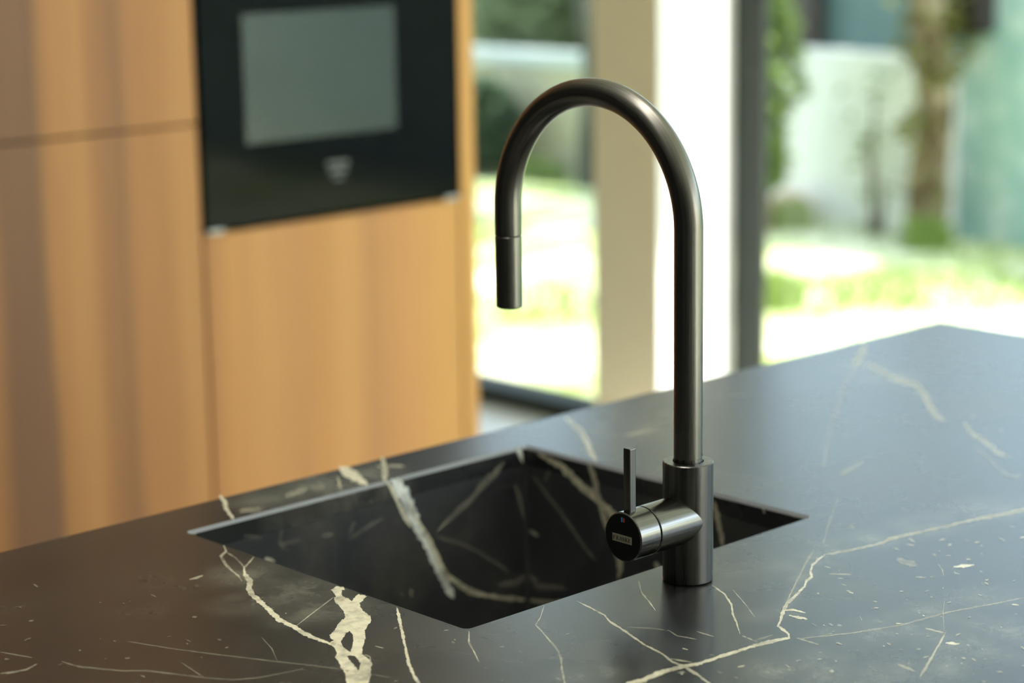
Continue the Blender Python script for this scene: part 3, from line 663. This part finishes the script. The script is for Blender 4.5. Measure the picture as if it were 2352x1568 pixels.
# island body under the worktop
isl = thing('kitchen_island', 'dark kitchen island carrying the marble worktop', 'kitchen island', (1.2, 1.12, 0))
bm = bmesh.new()
zt = ZT - TH - .0004
for a in ((IX0 + .02, SX0 - .03, IY0 + .04, IY1 - .04), (SX1 + .03, IX1 - .02, IY0 + .04, IY1 - .04)): box(bm, *a, .10, zt)
box(bm, SX0 - .03, SX1 + .03, IY0 + .04, SY0 - .03, .10, zt); box(bm, SX0 - .03, SX1 + .03, SY1 + .018, IY1 - .04, .10, zt); box(bm, SX0 - .03, SX1 + .03, SY0 - .03, SY1 + .02, .10, .60)
obj('carcass', bm, DARKW, isl); obj('plinth', newbox(IX0 + .06, IX1 - .06, IY0 + .09, IY1 - .09, 0, .10), DARKW, isl)
for k in range(3):
    w = (IX1 - IX0 - .04) / 3; x0 = IX0 + .02 + k * w
    obj('door', newbox(x0 + .002, x0 + w - .002, IY1 - .04, IY1 - .021, .105, zt - .004, .001), DARKW, isl)

# ------------------------------------------------------------------ faucet
BX, BY = 1.2722, 1.1396
fa = thing('faucet', 'tall gunmetal kitchen faucet with an arched spout, standing in front of the sink', 'faucet', (BX, BY, ZT))
RB = .0207; HB = 1.0008
bm = bmesh.new()
lathe(bm, [(0, ZT + .0005), (RB - .001, ZT + .0005), (RB, ZT + .0015), (RB, HB - .0008), (RB - .0008, HB), (.0128, HB), (.0128, HB - .003), (0, HB - .003)], (BX, BY, 0))
KZ = .953; RK = .0202; SEAM = BX - .0535
bm2 = bmesh.new()
lathe(bm2, [(0, BX - .002), (RK, BX - .002), (RK, SEAM + .0012), (RK - .0006, SEAM + .0006), (RK - .002, SEAM + .0006), (0, SEAM + .0006)], (0, BY, KZ), 'X')
me2 = bpy.data.meshes.new('tmp'); bm2.to_mesh(me2); bm2.free()
body = obj('body', bm, GUN, fa, True)
bs = link('side_sleeve', me2, GUNX, fa); me2.polygons.foreach_set('use_smooth', [True] * len(me2.polygons)); me2.set_sharp_from_angle(angle=math.radians(38))
me2.name = 'side_sleeve'
bm = bmesh.new(); lathe(bm, [(0, SEAM - .0012), (RK - .0012, SEAM - .0012), (RK - .0012, SEAM + .0008), (0, SEAM + .0008)], (0, BY, KZ), 'X'); obj('seam_ring', bm, RUBBER, bs, True)
# knob
FX = BX - .077
bm = bmesh.new()
lathe(bm, [(0, FX + .0008), (RK - .0012, FX + .0008), (RK - .0012, FX), (RK - .0006, FX), (RK, FX + .0006), (RK, SEAM - .0010), (RK - .0006, SEAM - .0004), (0, SEAM - .0004)], (0, BY, KZ), 'X')
kn = obj('mixer_knob', bm, GUNX, fa, True)
bm = bmesh.new(); lathe(bm, [(0, FX), (RK - .0013, FX), (RK - .0013, FX + .001), (0, FX + .001)], (0, BY, KZ), 'X'); cap = obj('end_cap', bm, BLACKCAP, kn, True); cap['label'] = 'black end cap'
LX = BX - .069
obj('lever', newbox(LX - .0035, LX + .0035, BY - .00375, BY + .00375, KZ + RK - .0012, 1.0245, .0007), GUNL, kn)
# badge and colour marks on the cap (local: right = -Y)
bm = bmesh.new()
box(bm, FX - .00025, FX + .0001, BY - .0097, BY + .0113, KZ - .0047, KZ + .0015)
def stroke(y0, z0, y1, z1, w):
    """bar between two points of the cap plane; y counts to the right"""
    a = Vector((y0, z0)); b = Vector((y1, z1)); t = (b - a).normalized(); n = Vector((-t.y, t.x)) * w / 2
    q = [bm.verts.new((FX - .00032, BY + .0113 - p[0], KZ - .0047 + p[1])) for p in (a + n, b + n, b - n, a - n)]
    f = bm.faces.new(q); f.material_index = 1
lw = .0028; zb, zt_ = .0015, .0046; T = .00075; t2 = .0004; sf = .00045
def serif(y, z, w=.0013): stroke(y - w / 2, z, y + w / 2, z, .00028)
y0 = .0011
def gl(ch, y):
    zm = (zb + zt_) / 2
    if ch == 'F': stroke(y + .0004, zb, y + .0004, zt_, T); stroke(y, zt_ - .0002, y + .0023, zt_ - .0002, t2); stroke(y, zm, y + .0017, zm, t2); serif(y + .0004, zb); stroke(y + .0022, zt_, y + .0022, zt_ - .0009, .0003)
    if ch == 'R': stroke(y + .0004, zb, y + .0004, zt_, T); stroke(y, zt_ - .0002, y + .0018, zt_ - .0002, t2); stroke(y, zm, y + .0018, zm, t2); stroke(y + .0020, zt_ - .0003, y + .0020, zm + .0001, T * .8); stroke(y + .0012, zm, y + .0026, zb, T * .8); serif(y + .0004, zb); serif(y + .0026, zb, .0009)
    if ch == 'A': stroke(y + .0002, zb, y + .0014, zt_, t2); stroke(y + .0014, zt_, y + .0026, zb, T * .9); stroke(y + .0006, zb + .0010, y + .0021, zb + .0010, t2 * .8); serif(y + .0002, zb, .001); serif(y + .0026, zb, .001)
    if ch == 'N': stroke(y + .0003, zb, y + .0003, zt_, t2); stroke(y + .0003, zt_, y + .0023, zb, T * .9); stroke(y + .0023, zb, y + .0023, zt_, t2); serif(y + .0003, zb, .001); serif(y + .0023, zt_, .001)
    if ch == 'K': stroke(y + .0004, zb, y + .0004, zt_, T); stroke(y + .0006, zm - .0002, y + .0022, zt_, t2); stroke(y + .0010, zm, y + .0025, zb, T * .9); serif(y + .0004, zb); serif(y + .0004, zt_); serif(y + .0022, zt_, .0009); serif(y + .0025, zb, .0009)
    if ch == 'E': stroke(y + .0004, zb, y + .0004, zt_, T); stroke(y, zt_ - .0002, y + .0022, zt_ - .0002, t2); stroke(y, zm, y + .0016, zm, t2); stroke(y, zb + .0002, y + .0022, zb + .0002, t2)
for k, ch in enumerate('FRANKE'): gl(ch, y0 + k * .00325)
obj('badge', bm, [PLATE, INK], kn)
bm = bmesh.new()
box(bm, FX - .0002, FX + .0001, BY + .0004, BY + .0018, KZ + .0123, KZ + .0161); box(bm, FX - .0002, FX + .0001, BY - .0018, BY - .0006, KZ + .0123, KZ + .0158, mi=1)
obj('temperature_mark', bm, [BLUE, RED], kn)

# spout
RT = .0117; D = .209; R = D / 2; ZCEN = 1.2935 - R; ZJ = 1.1645; ZE = 1.1010
pts = [(BX, BY, z) for z in (HB - .002, 1.03, 1.07, 1.11, 1.15, ZCEN - .006)]
N = 72
for k in range(N + 1):
    a = math.pi * k / N; pts.append((BX, BY + R - R * math.cos(a), ZCEN + R * math.sin(a)))
pts += [(BX, BY + D, ZCEN - .01), (BX, BY + D, ZJ)]
bm = bmesh.new(); tube(bm, pts, RT, n=72); sp = obj('spout', bm, GUNT, fa, True)
bm = bmesh.new(); lathe(bm, [(RT + .0003, HB + .0002), (RT + .0003, HB + .0030), (RT - .001, HB + .0034)], (BX, BY, 0)); obj('collar_ring', bm, GUN, sp, True)
bm = bmesh.new(); lathe(bm, [(0, ZJ - .0012), (RT - .0012, ZJ - .0012), (RT - .0012, ZJ + .0006), (0, ZJ + .0006)], (BX, BY + D, 0)); obj('seam_ring', bm, RUBBER, sp, True)
bm = bmesh.new(); tube(bm, [(BX, BY + D, z) for z in (ZE, ZE + .0006, ZE + .02, ZE + .045, ZJ - .0014, ZJ - .0009)], [RT - .0007, RT - .0002, RT - .0001, RT, RT, RT - .0005], n=72)
sh = obj('spray_head', bm, GUNT, fa, True)
bm = bmesh.new(); lathe(bm, [(0, ZE - .0008), (RT - .0022, ZE - .0008), (RT - .0018, ZE + .001), (0, ZE + .001)], (BX, BY + D, 0)); obj('nozzle', bm, RUBBER, sh, True)
bm = bmesh.new(); dirv = Vector((.55, -.83, 0)).normalized(); c = Vector((BX, BY, 1.0062)) + dirv * (RT - .0004)
tube(bm, [c, c + dirv * .0005], .0010, n=16); obj('set_screw', bm, RUBBER, sp)
